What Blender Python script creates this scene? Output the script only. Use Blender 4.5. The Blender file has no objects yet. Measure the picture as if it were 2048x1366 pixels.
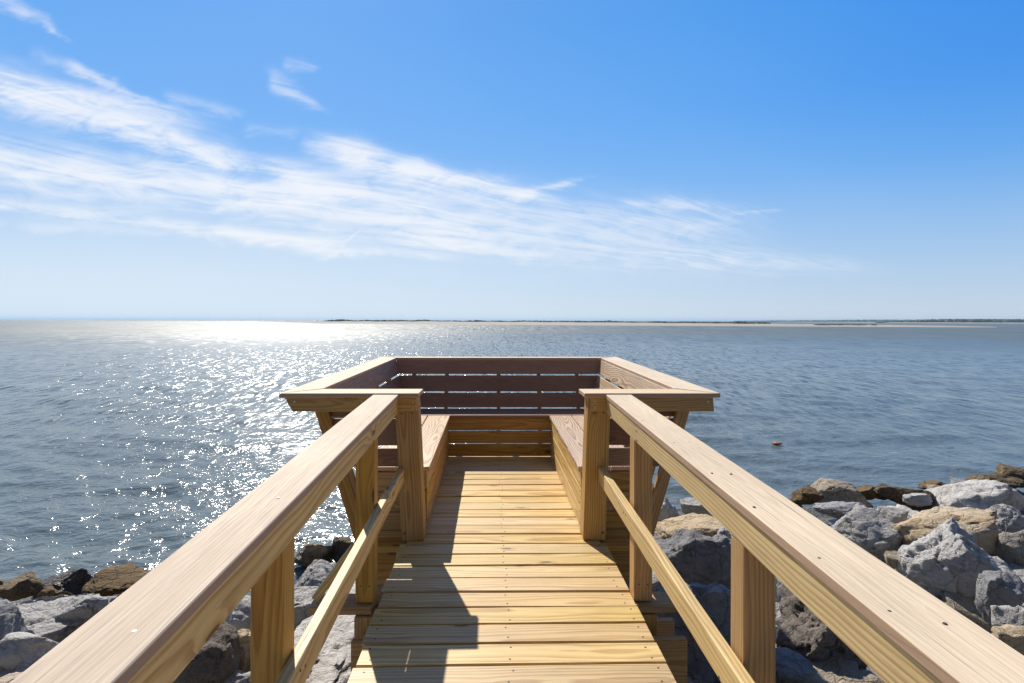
import bpy, math, random
import numpy as np
from mathutils import Vector, Matrix, noise as mnoise

random.seed(7)
rng = np.random.default_rng(7)
sc = bpy.context.scene
COL = sc.collection
H = 3.2                      # eye height above the water
F = 1137.8                   # lens in photo pixels, used for real distances
HZ = 640.5                   # horizon row
VX = 982.0                   # where the boardwalk's direction vanishes

# ------------------------------------------------------------------ tagging
def tag(o, label=None, cat=None, group=None, kind=None):
    if label: o['label'] = label
    if cat: o['category'] = cat
    if group: o['group'] = group
    if kind: o['kind'] = kind
    return o

def empty(name, loc):
    o = bpy.data.objects.new(name, None)
    o.empty_display_size = 0.1
    COL.objects.link(o)
    o.location = loc
    return o

# ------------------------------------------------------------------ node helper
class G:
    def __init__(self, nt):
        self.nt = nt; self.n = nt.nodes; self.l = nt.links
    def node(self, t, **kw):
        nd = self.n.new(t)
        for k, v in kw.items(): setattr(nd, k, v)
        return nd
    def put(self, sock, v):
        if v is None: return
        if isinstance(v, (int, float)):
            try: sock.default_value = v
            except TypeError: sock.default_value = (v, v, v)
        elif isinstance(v, (tuple, list)):
            if len(v) == 3 and len(sock.default_value) == 4: v = (*v, 1)
            sock.default_value = v
        else: self.l.new(v, sock)
    def m(self, op, a, b=None, c=None, clamp=False):
        nd = self.node('ShaderNodeMath', operation=op, use_clamp=clamp)
        for i, v in enumerate((a, b, c)): self.put(nd.inputs[i], v)
        return nd.outputs[0]
    def add(self, a, b): return self.m('ADD', a, b)
    def sub(self, a, b): return self.m('SUBTRACT', a, b)
    def mul(self, a, b): return self.m('MULTIPLY', a, b)
    def div(self, a, b): return self.m('DIVIDE', a, b)
    def vm(self, op, a, b=None):
        nd = self.node('ShaderNodeVectorMath', operation=op)
        self.put(nd.inputs[0], a); self.put(nd.inputs[1], b)
        return nd.outputs[0]
    def xyz(self, x, y, z):
        nd = self.node('ShaderNodeCombineXYZ')
        for i, v in enumerate((x, y, z)): self.put(nd.inputs[i], v)
        return nd.outputs[0]
    def sep(self, v):
        nd = self.node('ShaderNodeSeparateXYZ'); self.put(nd.inputs[0], v)
        return nd.outputs
    def noise(self, vec, scale=1, detail=4, rough=.5, dist=0, color=False):
        nd = self.node('ShaderNodeTexNoise'); nd.noise_dimensions = '3D'
        self.put(nd.inputs['Vector'], vec); self.put(nd.inputs['Scale'], scale)
        nd.inputs['Detail'].default_value = detail; nd.inputs['Roughness'].default_value = rough
        nd.inputs['Distortion'].default_value = dist
        return nd.outputs['Color' if color else 'Fac']
    def voro(self, vec, scale=1, feature='F1', out='Distance', rand=1):
        nd = self.node('ShaderNodeTexVoronoi', feature=feature)
        self.put(nd.inputs['Vector'], vec); self.put(nd.inputs['Scale'], scale)
        nd.inputs['Randomness'].default_value = rand
        return nd.outputs[out]
    def ss(self, x, a, b):
        nd = self.node('ShaderNodeMapRange', interpolation_type='SMOOTHSTEP', clamp=True)
        self.put(nd.inputs['Value'], x); self.put(nd.inputs['From Min'], a); self.put(nd.inputs['From Max'], b)
        return nd.outputs[0]
    def lin(self, x, a, b, c=0, d=1):
        nd = self.node('ShaderNodeMapRange', clamp=True)
        for k, v in zip(('Value', 'From Min', 'From Max', 'To Min', 'To Max'), (x, a, b, c, d)): self.put(nd.inputs[k], v)
        return nd.outputs[0]
    def gauss(self, x, c, w):
        t = self.div(self.sub(x, c), w)
        return self.m('POWER', 2.718, self.mul(self.mul(t, t), -1))
    def mix(self, f, a, b, mode='MIX'):
        nd = self.node('ShaderNodeMix', data_type='RGBA', blend_type=mode, clamp_factor=True)
        self.put(nd.inputs['Factor'], f)
        self.put(nd.inputs[6], a); self.put(nd.inputs[7], b)
        return nd.outputs[2]
    def attr(self, name, out='Vector'):
        return self.node('ShaderNodeAttribute', attribute_name=name).outputs[out]
    def bump(self, h, strength=.3, dist=.002, normal=None):
        nd = self.node('ShaderNodeBump')
        self.put(nd.inputs['Height'], h); self.put(nd.inputs['Strength'], strength); self.put(nd.inputs['Distance'], dist)
        if normal is not None: self.l.new(normal, nd.inputs['Normal'])
        return nd.outputs[0]

def material(name):
    m = bpy.data.materials.new(name); m.use_nodes = True
    nt = m.node_tree; nt.nodes.clear()
    g = G(nt)
    out = g.node('ShaderNodeOutputMaterial'); b = g.node('ShaderNodeBsdfPrincipled')
    nt.links.new(b.outputs[0], out.inputs[0])
    return m, g, b

def plain(name, col, rough=.5, metal=0):
    m, g, b = material(name)
    b.inputs['Base Color'].default_value = (*col, 1)
    b.inputs['Roughness'].default_value = rough; b.inputs['Metallic'].default_value = metal
    return m

# ------------------------------------------------------------------ wood
def wood(name, light, dark, tint, ringfreq=75, ring_amt=.75, knots=True, rough=.5, spec=.5, fibre=.35, var=.28, figure=.03, edge=None):
    m, g, b = material(name)
    lc = g.attr('lc'); seed = g.attr('seed', 'Fac')
    x, y, z = g.sep(lc)
    s1 = g.m('FRACT', g.mul(seed, 7.31)); s2 = g.m('FRACT', g.mul(seed, 3.173)); s3 = g.m('FRACT', g.mul(seed, 11.77))
    off = g.xyz(g.mul(seed, 13.1), g.mul(seed, 5.7), g.mul(seed, 9.3))
    P = g.vm('ADD', lc, off)
    px, py, pz = g.sep(P)
    # wandering heart of the log
    nw = g.noise(g.xyz(g.mul(px, 1.1), g.mul(py, 3), g.mul(pz, 3)), 1, 2, .5, 0, True)
    nwx, nwy, nwz = g.sep(nw)
    yy = g.add(g.sub(y, g.mul(g.sub(s1, .5), .13)), g.mul(g.sub(nwx, .5), figure * 2.4))
    zz = g.add(g.add(z, g.add(.02, g.mul(s2, .09))), g.mul(g.sub(nwy, .5), figure * 2.4))
    r = g.m('SQRT', g.add(g.mul(yy, yy), g.mul(zz, zz)))
    kmask = None
    if knots:
        kx = g.add(g.mul(px, 1.25), g.mul(seed, 31)); ky = g.add(g.mul(py, 4.2), g.mul(pz, 4.2))
        wob = g.noise(g.vm('MULTIPLY', P, (30, 60, 60)), 1, 2, .5)
        kv = g.node('ShaderNodeTexVoronoi', feature='F1', voronoi_dimensions='2D')
        g.put(kv.inputs['Vector'], g.xyz(kx, ky, 0)); kv.inputs['Scale'].default_value = 1
        d = g.add(kv.outputs['Distance'], g.mul(g.sub(wob, .5), .03))
        gate = g.ss(g.sep(kv.outputs['Color'])[0], .42, .5)
        r = g.add(r, g.mul(g.mul(g.m('POWER', 2.718, g.mul(g.mul(d, d), -60)), gate), .028))
        kmask = g.mul(g.sub(1, g.ss(d, .028, .046)), gate)
        kring = g.mul(g.sub(1, g.ss(d, .04, .10)), gate)
    fz = g.noise(g.vm('MULTIPLY', P, (2.2, 26, 26)), 1, 3, .5)
    ring = g.m('FRACT', g.add(g.mul(r, ringfreq), g.mul(fz, .7)))
    late = g.mul(g.ss(ring, .25, .86), g.sub(1, g.ss(ring, .9, 1.0)))
    fib = g.noise(g.vm('MULTIPLY', P, (7, 330, 330)), 1, 3, .6)
    fib2 = g.noise(g.vm('MULTIPLY', P, (2.2, 60, 60)), 1, 4, .6)
    amt = g.mul(late, g.mul(ring_amt, g.add(.55, g.mul(g.noise(g.vm('MULTIPLY', P, (1.3, 7, 7)), 1, 2), .9))))
    col = g.mix(amt, light, dark)
    col = g.mix(g.mul(g.ss(fib, .42, .75), fibre), col, tuple(c * .55 for c in dark))
    col = g.mix(g.ss(fib2, .4, .8), col, tint)
    big = g.noise(g.vm('MULTIPLY', P, (1.6, 5, 5)), 1, 3, .55)
    hs = g.node('ShaderNodeHueSaturation')
    g.put(hs.inputs['Color'], col)
    g.put(hs.inputs['Value'], g.add(g.add(1 - var * .62, g.mul(s3, var)), g.mul(g.sub(big, .5), .45)))
    g.put(hs.inputs['Saturation'], g.add(.86, g.mul(s2, .24)))
    g.put(hs.inputs['Hue'], g.add(.496, g.mul(s1, .010)))
    col = hs.outputs[0]
    if edge:                                  # narrow edges mixed darker and redder than the broad faces
        col = g.mix(g.mul(g.sub(1, g.ss(g.m('ABSOLUTE', z), .0100, .0122)), .8), col, edge)
    # small dents and grey smudges
    grub = g.noise(g.vm('ADD', g.node('ShaderNodeNewGeometry').outputs['Position'], (3, 1, 8)), 5, 6, .65)
    col = g.mix(g.mul(g.ss(grub, .56, .78), .3), col, tuple(c * .62 for c in light))
    ckn = g.noise(g.vm('MULTIPLY', P, (1.6, 150, 150)), 1, 2, .4)
    chk = g.mul(g.ss(ckn, .70, .74), g.ss(g.noise(g.vm('MULTIPLY', P, (2.1, 9, 9)), 1, 2), .52, .6))
    col = g.mix(g.mul(chk, .75), col, tuple(c * .28 for c in dark))
    if knots:
        col = g.mix(g.mul(kring, .5), col, dark)
        col = g.mix(g.mul(kmask, .85), col, (.075, .035, .014))
    g.put(b.inputs['Base Color'], col)
    g.put(b.inputs['Roughness'], g.add(rough - .08, g.mul(fib2, .18)))
    b.inputs['Specular IOR Level'].default_value = spec
    h = g.sub(g.add(g.mul(fib, .5), g.mul(late, .35)), g.mul(chk, 1.5))
    if knots: h = g.sub(h, g.mul(kmask, 1.2))
    g.put(b.inputs['Normal'], g.bump(g.add(h, g.mul(grub, .6)), .35, .0022))
    return m

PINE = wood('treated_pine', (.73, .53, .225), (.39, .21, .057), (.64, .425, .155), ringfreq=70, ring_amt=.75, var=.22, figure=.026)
PINE2 = wood('treated_pine_framing_shade', (.56, .335, .095), (.31, .14, .028), (.47, .26, .065), rough=.55)
CAP = wood('hardwood_cap', (.76, .615, .43), (.52, .37, .23), (.66, .51, .345), ringfreq=95, ring_amt=.26, knots=False, rough=.66, spec=.22, fibre=.5, var=.16, figure=.045, edge=(.42, .27, .185))
HARD_SHADE = wood('hardwood_shade', (.37, .22, .145), (.17, .08, .052), (.29, .16, .105), ringfreq=100, ring_amt=.5, knots=False, rough=.55, spec=.25, fibre=.5, var=.35, figure=.05)  # bench hardwood in its shaded tone, shade put into the colour
HARD_SUN = wood('hardwood_sun', (.72, .53, .345), (.33, .18, .095), (.62, .42, .25), ringfreq=70, ring_amt=.95, knots=False, rough=.42, fibre=.45, var=.22, figure=.06)  # same bench hardwood in a paler tone, sunlight put into the colour
SCREW = plain('screw_dark', (.085, .062, .045), .5, .2)
STEEL = plain('screw_steel', (.6, .58, .55), .3, 1)

# ------------------------------------------------------------------ board mesh builder
class MB:
    def __init__(self):
        self.v = []; self.f = []; self.lc = []; self.seed = []; self.mi = []
    def board(self, p0, p1, across, wa, wt, ch=.003, sk0=0, sk1=0, st0=0, st1=0, seed=None, mi=0):
        """a chamfered board from p0 to p1, wa wide along 'across', wt thick; sk/st slant the two ends"""
        p0 = Vector(p0); p1 = Vector(p1)
        L = (p1 - p0); ln = L.length; L.normalize()
        A = Vector(across); A = (A - L * A.dot(L)).normalized()
        T = L.cross(A).normalized()
        seed = random.uniform(0, 10) if seed is None else seed
        lo = random.uniform(-1, 1)
        hl, ha, ht = ln / 2, wa / 2, wt / 2
        c = (p0 + p1) / 2
        base = len(self.v); idx = {}
        for sx in (-1, 1):
            for sy in (-1, 1):
                for sz in (-1, 1):
                    for k in range(3):
                        q = [sx * hl, sy * ha, sz * ht]
                        for j, s in enumerate((sx, sy, sz)):
                            if j != k: q[j] -= s * ch
                        sk, st = (sk0, st0) if sx < 0 else (sk1, st1)
                        q[0] += sk * q[1] + st * q[2]
                        self.v.append(c + L * q[0] + A * q[1] + T * q[2])
                        self.lc.append((q[0] + lo, q[1], q[2])); self.seed.append(seed)
                        idx[(sx, sy, sz, k)] = len(self.v) - 1
        def quad(a, b_, c_, d): self.f.append((a, b_, c_, d)); self.mi.append(mi)
        for s in (-1, 1):
            a = [idx[(s, y, z, 0)] for y, z in ((-1, -1), (1, -1), (1, 1), (-1, 1))]
            quad(*(a if s > 0 else a[::-1]))
            a = [idx[(x, s, z, 1)] for x, z in ((-1, -1), (-1, 1), (1, 1), (1, -1))]
            quad(*(a if s > 0 else a[::-1]))
            a = [idx[(x, y, s, 2)] for x, y in ((-1, -1), (1, -1), (1, 1), (-1, 1))]
            quad(*(a if s > 0 else a[::-1]))
        for s in (-1, 1):
            for t in (-1, 1):
                q = [idx[(-1, s, t, 1)], idx[(1, s, t, 1)], idx[(1, s, t, 2)], idx[(-1, s, t, 2)]]
                quad(*(q if s * t > 0 else q[::-1]))
                q = [idx[(s, -1, t, 2)], idx[(s, 1, t, 2)], idx[(s, 1, t, 0)], idx[(s, -1, t, 0)]]
                quad(*(q if s * t > 0 else q[::-1]))
                q = [idx[(s, t, -1, 0)], idx[(s, t, 1, 0)], idx[(s, t, 1, 1)], idx[(s, t, -1, 1)]]
                quad(*(q if s * t > 0 else q[::-1]))
        for sx in (-1, 1):
            for sy in (-1, 1):
                for sz in (-1, 1):
                    a = [idx[(sx, sy, sz, k)] for k in range(3)]
                    self.f.append(tuple(a if sx * sy * sz > 0 else a[::-1])); self.mi.append(mi)
        return self
    def screw(self, p, n, r=.0042, mi=1):
        """a screw head: a shallow disc standing a hair proud of the wood"""
        p = Vector(p); n = Vector(n).normalized()
        a = n.orthogonal().normalized(); b_ = n.cross(a)
        i0 = len(self.v)
        for lev, rr in ((-.003, r), (.0006, r), (.0011, r * .8)):
            for k in range(10):
                t = k * math.tau / 10
                self.v.append(p + n * lev + (a * math.cos(t) + b_ * math.sin(t)) * rr)
                self.lc.append((0, 0, 0)); self.seed.append(0)
        for lv in (0, 10):
            for k in range(10):
                k2 = (k + 1) % 10
                self.f.append((i0 + lv + k, i0 + lv + k2, i0 + lv + 10 + k2, i0 + lv + 10 + k)); self.mi.append(mi)
        self.f.append(tuple(i0 + 20 + k for k in range(10))); self.mi.append(mi)
    def build(self, name, mats, parent=None):
        if not isinstance(mats, (list, tuple)): mats = [mats]
        off = parent_loc(parent)
        me = bpy.data.meshes.new(name)
        me.from_pydata([tuple(p - off) for p in self.v], [], self.f)
        at = me.attributes.new('lc', 'FLOAT_VECTOR', 'POINT'); at.data.foreach_set('vector', np.array(self.lc, 'f').ravel())
        at = me.attributes.new('seed', 'FLOAT', 'POINT'); at.data.foreach_set('value', np.array(self.seed, 'f'))
        for mm in mats: me.materials.append(mm)
        me.polygons.foreach_set('material_index', self.mi)
        me.update()
        o = bpy.data.objects.new(name, me); COL.objects.link(o)
        if parent: o.parent = parent
        return o

def parent_loc(p):
    v = Vector((0, 0, 0))
    while p is not None:
        v += Vector(p.location); p = p.parent
    return v

# heights: z is measured from the eye, then lifted by H
def W(x, y, z): return Vector((x, y, z + H))
CX = .081
def deck(y):  return -1.41 + .0242 * y if y < 3.42 else -1.3272 + .0145 * (y - 3.42)
def railz(y): return -.438 + .033 * (y - 3.42)
def capz(y):  return -.433 + .0145 * (y - 3.36)
def seatz(y): return -.925 + .0145 * (y - 3.42)

# ------------------------------------------------------------------ boardwalk
bw = empty('boardwalk', W(CX, 2.2, -1.36))
tag(bw, 'pale pine boardwalk deck running out between the two railings to the benches', 'boardwalk')
d = MB(); pitch = .1435
y = -1.2
DECKEND = 5.46
while y < DECKEND - .02:
    y1 = min(y + pitch - random.choice((.006, .007, .007, .009)), DECKEND)
    inbay = y > 3.36
    xl, xr = (-.50, .66) if inbay else (-.532 + random.uniform(-.006, .006), .694 + random.uniform(-.006, .006))
    yc = (y + y1) / 2; zt = deck(yc) + random.uniform(-.0016, .0016)
    tw = random.uniform(-.0018, .0018)
    d.board(W(xl, yc - tw * 2, zt - .0165 - tw), W(xr, yc + tw * 2, zt - .0165 + tw), (0, 1, 0), y1 - y, .033, ch=.002)
    for xs in (-.485, .079, .645):
        for yy in (y + .030, y1 - .030):
            if random.random() < .93:
                d.screw(W(xs + random.uniform(-.012, .012), yy + random.uniform(-.006, .006), zt + tw * (xs - .08) / .6), (0, 0, 1), r=.0046)
    y += pitch
d.build('deck', [PINE, SCREW], bw)
for xs in (-.44, .08, .60):
    MB().board(W(xs, -1.2, deck(-1.2) - .13), W(xs, 3.44, deck(3.42) - .13), (0, 0, 1), .184, .038).build('joist', PINE2, bw)
    MB().board(W(xs, 3.46, deck(3.46) - .13), W(xs, 5.85, deck(5.85) - .13), (0, 0, 1), .184, .038).build('joist', PINE2, bw)
# beams bolted either side of the piles
MB().board(W(-.63, 2.60, -1.575), W(.90, 2.60, -1.575), (0, 0, 1), .235, .04).build('beam', PINE2, bw)
MB().board(W(-.60, 2.86, -1.60), W(.925, 2.86, -1.60), (0, 0, 1), .184, .04).build('beam', PINE2, bw)
for xs in (-.75, .89):
    MB().board(W(-.70 if xs < 0 else .665, 3.44, deck(3.44) - .028), W(-.505 if xs < 0 else .83, 3.44, deck(3.44) - .028), (0, 1, 0), .14, .038).build('beam', PINE2, bw)
MB().board(W(-.85, 5.62, -1.55), W(1.0, 5.62, -1.55), (0, 0, 1), .235, .04).build('beam', PINE2, bw)
MB().board(W(-.80, 3.64, -1.55), W(.95, 3.64, -1.55), (0, 0, 1), .235, .04).build('beam', PINE2, bw)
for xs, ys, zt, zb in ((-.59, 2.735, -1.40, -3.1), (.742, 2.735, -1.40, -3.1), (-.62, 3.75, -1.44, -3.6), (.78, 3.75, -1.44, -3.6),
                       (-.62, 5.515, -1.44, -4.2), (.78, 5.515, -1.44, -4.2), (-.59, .3, -1.6, -2.9), (.742, .3, -1.6, -2.9)):
    MB().board(W(xs, ys, zb), W(xs, ys, zt), (1, 0, 0), .1 if ys < 3 else .14, .1 if ys < 3 else .14).build('pile', PINE2, bw)

# ------------------------------------------------------------------ walkway railings
def railing(side, label):
    s = side
    if s < 0: xi, xo, hx, px, lx, ox = -.544, -.694, -.569, -.601, -.536, -.86
    else:     xi, xo, hx, px, lx, ox = .683, .835, .708, .7365, .667, 1.0
    root = tag(empty('railing', W(px, 2.2, deck(2.2))), label, 'railing', 'railings of the boardwalk')
    y0, y1 = -1.0, 3.362
    zc = lambda yy: railz(yy) - .0125
    c = MB().board(W((xi + xo) / 2, y0, zc(y0)), W((xi + xo) / 2, y1, zc(y1)), (1, 0, 0), abs(xi - xo), .0262, ch=.003, seed=.0042 if s < 0 else .081)
    for yy in ((.93, 1.62, 2.45, 3.05) if s < 0 else (.98, 1.20, 1.56, 1.85, 2.2, 2.62, 3.0)):
        for fx in ((.32,) if s < 0 else (.2, .62)):
            c.screw(W(xi + (xo - xi) * fx + random.uniform(-.01, .01), yy + random.uniform(-.05, .05), railz(yy) + .0006), (0, 0, 1), r=.0045 if s < 0 else .0038, mi=1)
    c.build('cap', [CAP, STEEL if s < 0 else SCREW], root)
    h = MB().board(W(hx, y0, railz(y0) - .0262 - .0445), W(hx, 3.378, railz(3.378) - .0262 - .0445), (0, 0, 1), .09, .036)
    for yy in (2.67, 2.69):
        for dz in (-.05, -.095): h.screw(W(hx - s * .0185, yy, railz(yy) - dz * 0 + dz - .01), (-s, 0, 0), r=.004)
    h.build('header', [PINE, SCREW], root)
    l = MB().board(W(lx, -1, deck(-1) + .392), W(lx, 3.416, deck(3.42) + .402), (0, 0, 1), .089, .038, ch=.004)
    for yy in (1.56, 1.6, 2.72, 2.76): l.screw(W(lx - s * .0195, yy, deck(yy) + .39 + random.uniform(-.03, .03)), (-s, 0, 0), r=.004)
    l.build('lower_rail', [PINE, SCREW], root)
    for yp in (.36, 1.585, 2.775):
        p = MB().board(W(px, yp, deck(yp) - (.30 if yp < 2 else .012)), W(px, yp, railz(yp) - .1155), (1, 0, 0), .089, .089, ch=.004)
        for dx in (-.02, .022): p.screw(W(px + dx, yp - .0447, deck(yp) + .07), (0, -1, 0), r=.004)
        p.build('post', [PINE2, SCREW], root)
    yp = 2.775
    xi2 = px - s * .03
    MB().board(W(xi2 - s * .01, yp - .005, deck(yp) - .034), W(ox, yp - .005, deck(yp) - .034), (0, 1, 0), .14, .038).build('outrigger', PINE2, root)
    if s < 0: MB().board(W(ox - s * .02, yp, deck(yp) + .004), W(px + s * .062, yp, deck(yp) + .236), (0, 1, 0), .089, .038, st0=0, st1=0).build('knee_brace', PINE, root)
    return root
railing(-1, 'walkway handrail along the sunless water side, with two steel screws shining in its pale cap')
railing(1, 'walkway handrail above the heaped grey boulders, its yellow knotty board lit by the sun')

# ------------------------------------------------------------------ benches of the bay
BY0, BYB = 3.362, 6.22
def front_boards(mb, p0, p1, nrm, ztop, zbot, n=3, gap=.0055):
    p0 = Vector(p0); p1 = Vector(p1); nrm = Vector(nrm)
    hgt = (ztop - zbot) / n
    for k in range(n):
        zc = zbot + hgt * (k + .5)
        mb.board(W(p0.x, p0.y, zc) + nrm * .018, W(p1.x, p1.y, zc) + nrm * .018, (0, 0, 1), hgt - gap, .034)
    return mb

GAPS = (.012, .013, .013)
def backrest(mb, a_top, b_top, a_bot, b_bot, outward, th=.019, zs=(0, .292, .333, .664, .705, 1.0)):
    """three slats on a leaning plane between the top line and the seat line"""
    for k in range(3):
        f0, f1 = zs[2 * k], zs[2 * k + 1]
        fm = (f0 + f1) / 2
        p = Vector(a_top).lerp(Vector(a_bot), fm); q = Vector(b_top).lerp(Vector(b_bot), fm)
        acr = Vector(a_bot) - Vector(a_top); w = acr.length * (f1 - f0)
        o = Vector(outward) * th / 2
        mb.board(p + o, q + o, acr, w, th, ch=.002)
    return mb

# --- end bench
eb = tag(empty('bench', W(CX, 5.7, deck(5.6))), 'end bench across the pier head in shade, its dark brown slatted back facing the walkway', 'bench', 'benches around the pier head')
m_ = MB()
for yc in (5.455, 5.653):
    m_.board(W(-.80, yc, seatz(yc) - .013), W(.96, yc, seatz(yc) - .013), (0, 1, 0), .190, .026)
m_.build('seat', HARD_SHADE, eb)  # darker wood than the side seats, the backrest's shade put into the colour
fb = front_boards(MB(), (-.42, 5.392, 0), (.62, 5.392, 0), (0, 1, 0), seatz(5.37) - .028, deck(5.39) + .004, gap=.0105)
for zz in (-.95, -1.02, -1.08, -1.14, -1.2, -1.26):
    fb.screw(W(.08 + random.uniform(-.004, .004), 5.3925, zz), (0, -1, 0), r=.004, mi=1)
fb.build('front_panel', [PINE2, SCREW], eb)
tY, bY = 5.962, 5.825
tz, bz = capz(5.95) - .028, -.893
bm_ = backrest(MB(), W(-1.0, tY, tz), W(1.18, tY, tz), W(-.90, bY, bz), W(1.08, bY, bz), (0, .96, .28))
for xx in (-.86, -.46, .08, .50, .92):
    for f in (.06, .24, .39, .61, .76, .95):
        p = W(xx + random.uniform(-.006, .006), tY, tz).lerp(W(xx, bY, bz), f)
        bm_.screw(p, (0, -.96, .28), r=.0042, mi=1)
bm_.build('backrest', [HARD_SHADE, STEEL], eb)
for xx in (-.80, -.46, .08, .50, .90):
    MB().board(W(xx, tY + .046, tz - .005), W(xx, 5.70, -1.42), (1, 0, 0), .038, .05).build('back_support', PINE2, eb)
zc = capz(6.05) - .0125
MB().board(W(-1.165 + .092, 6.052, zc), W(1.335 - .092, 6.052, zc), (0, 1, 0), .184, .0262, sk0=-1, sk1=1).build('cap', CAP, eb)

def side_bench(s, label):
    if s < 0: fx, tx, bx, ci, co, hx0, hx1, tk = -.396, -1.05, -.92, -1.052, -1.241, -1.194, -.44, .065
    else:     fx, tx, bx, ci, co, hx0, hx1, tk = .566, 1.165, 1.035, 1.168, 1.368, 1.334, .60, -.012
    root = tag(empty('bench', W((fx + bx) / 2, 4.6, deck(4.6))), label, 'bench', 'benches around the pier head')
    # seat: two boards
    w = .203
    sm = MB()
    for k in range(2):
        xc = fx + s * (-.012 + w / 2 + k * (w + .008))
        sm.board(W(xc, 3.582, seatz(3.582) - .013), W(xc, 5.358, seatz(5.358) - .013), (1, 0, 0), w, .026)
    sm.build('seat', HARD_SUN, root)
    fbm = front_boards(MB(), (fx, 3.566, 0), (fx, 5.388, 0), (s, 0, 0), seatz(4.5) - .028, deck(4.5) + .003)
    for yy in (3.62, 4.5, 5.3):
        for zz in (-.96, -1.03, -1.09, -1.16, -1.22, -1.29): fbm.screw(W(fx - s * .0005, yy, zz), (-s, 0, 0), r=.0036, mi=1)
    fbm.build('front_panel', [PINE if s > 0 else PINE2, SCREW], root)  # one pine on both sides; the left panel's darker tone paints its shade
    tz = capz(4.6) - .028
    b1 = backrest(MB(), W(tx, 3.57, tz - .015), W(tx + tk, 5.955, tz + .019), W(bx, 3.57, -.925), W(bx + tk, 5.85, -.89), (s * .94, 0, .3))
    for yy in (3.75, 4.4, 5.05, 5.6):
        for f in (.06, .26, .37, .63): b1.screw(W(tx + tk * (yy - 3.6) / 2.4, yy, tz + .0145 * (yy - 4.6)).lerp(W(bx + tk * (yy - 3.6) / 2.4, yy, -.925 + .0145 * (yy - 3.57)), f), (-s * .94, 0, .3), r=.004, mi=1)
    b1.build('backrest', [HARD_SUN if s > 0 else HARD_SHADE, SCREW], root)  # same wood on every back; the paler tone here paints the sunlight
    for yy in (3.75, 4.4, 5.05, 5.6):
        MB().board(W(tx + tk * (yy - 3.6) / 2.4 + s * .047, yy, tz - .006 + .0145 * (yy - 4.6)), W(s * .80 + CX * (s > 0) * 1.6, yy, -1.42), (0, 1, 0), .038, .05).build('back_support', PINE2, root)
    # end of the bench, facing the walkway: leaning brace, slats, header, post
    bt, bb = (-1.035, -.775) if s < 0 else (1.19, .945)
    MB().board(W(bt, 3.505, capz(3.5) - .12), W(bb, 3.505, -1.40), (1, 0, 0), .075, .036).build('brace', PINE2, root)
    px0 = -.47 if s < 0 else .63
    em = MB()
    for z0, z1 in ((-.470, -.60), (-.613, -.779), (-.798, -.910)):
        zm = (z0 + z1) / 2
        ox = (bt + (bb - bt) * ((-.55 - zm) / .85)) + s * .02
        em.board(W(px0, 3.552, zm), W(ox, 3.552, zm), (0, 0, 1), abs(z1 - z0), .022)
    em.build('end_panel', HARD_SHADE, root)
    em = MB()
    for z0, z1 in ((-.955, -1.075), (-1.083, -1.2), (-1.208, -1.318), (-1.322, -1.46)):
        zm = (z0 + z1) / 2
        em.board(W(px0, 3.60, zm), W(s * .80 + CX * (1.6 if s > 0 else 0), 3.60, zm), (0, 0, 1), abs(z1 - z0), .034)
    em.build('seat_frame', PINE2, root)
    xw = -.3965 if s < 0 else .559
    lean = -.045 if s < 0 else .030
    pm = MB()
    xc = xw + s * .0685
    pm.board(W(xc, 3.492, deck(3.42) - .001), W(xc + lean, 3.492, capz(3.49) - .027), (1, 0, 0), .137, .137, ch=.005, sk0=-lean / .87, sk1=-lean / .87)
    for dx, zz in ((-.03, -.56), (.03, -.558)): pm.screw(W(xc + lean * .85 + dx, 3.4225, zz), (0, -1, 0), r=.005)
    pm.screw(W(xc + s * .05, 3.4225, -1.28), (0, -1, 0), r=.007)
    pm.build('post', [PINE2, SCREW], root)
    hz = capz(3.38) - .027 - .042
    hm = MB().board(W(hx0, 3.399, hz), W(hx1, 3.399, hz), (0, 0, 1), .083, .036, ch=.003, sk0=(-.6 if s < 0 else .08) * 1)
    hm.screw(W(hx0 - s * .035, 3.3805, hz + .018), (0, -1, 0), r=.006, mi=1)
    hm.screw(W(hx0 - s * .43, 3.3805, hz + .018), (0, -1, 0), r=.0045, mi=1); hm.screw(W(hx0 - s * .43, 3.3805, hz - .022), (0, -1, 0), r=.0045, mi=1)
    for dz in (-.02, .018): hm.screw(W(hx1 + s * .022, 3.3805, hz + dz), (0, -1, 0), r=.0045, mi=1)
    hm.build('header', [PINE2, STEEL], root)
    # caps: the long one and the short wing, mitred
    cw = abs(co - ci); xm = (ci + co) / 2
    MB().board(W(xm, 3.362 + cw / 2 + .02, capz(3.47) - .0125), W(xm + tk, 6.144 - cw / 2, capz(6.05) - .0125), (s, 0, 0), cw, .0262,
               sk0=-1.15, sk1=1).build('cap', CAP, root)
    xe = (-.425 if s < 0 else .556)
    wwid = .225; ym = 3.362 + wwid / 2
    MB().board(W(co - s * cw / 2, ym, capz(3.36) - .0125), W(xe, ym, capz(3.36) - .0125), (0, 1, 0), wwid, .0262, sk0=(.88), sk1=0).build('wing_cap', CAP, root)
    return root
side_bench(-1, 'side bench with inner front boards in shadow, on the glittering-water side')
side_bench(1, 'side bench with sunlit pine front boards and bright wavy-grained seat')

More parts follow.
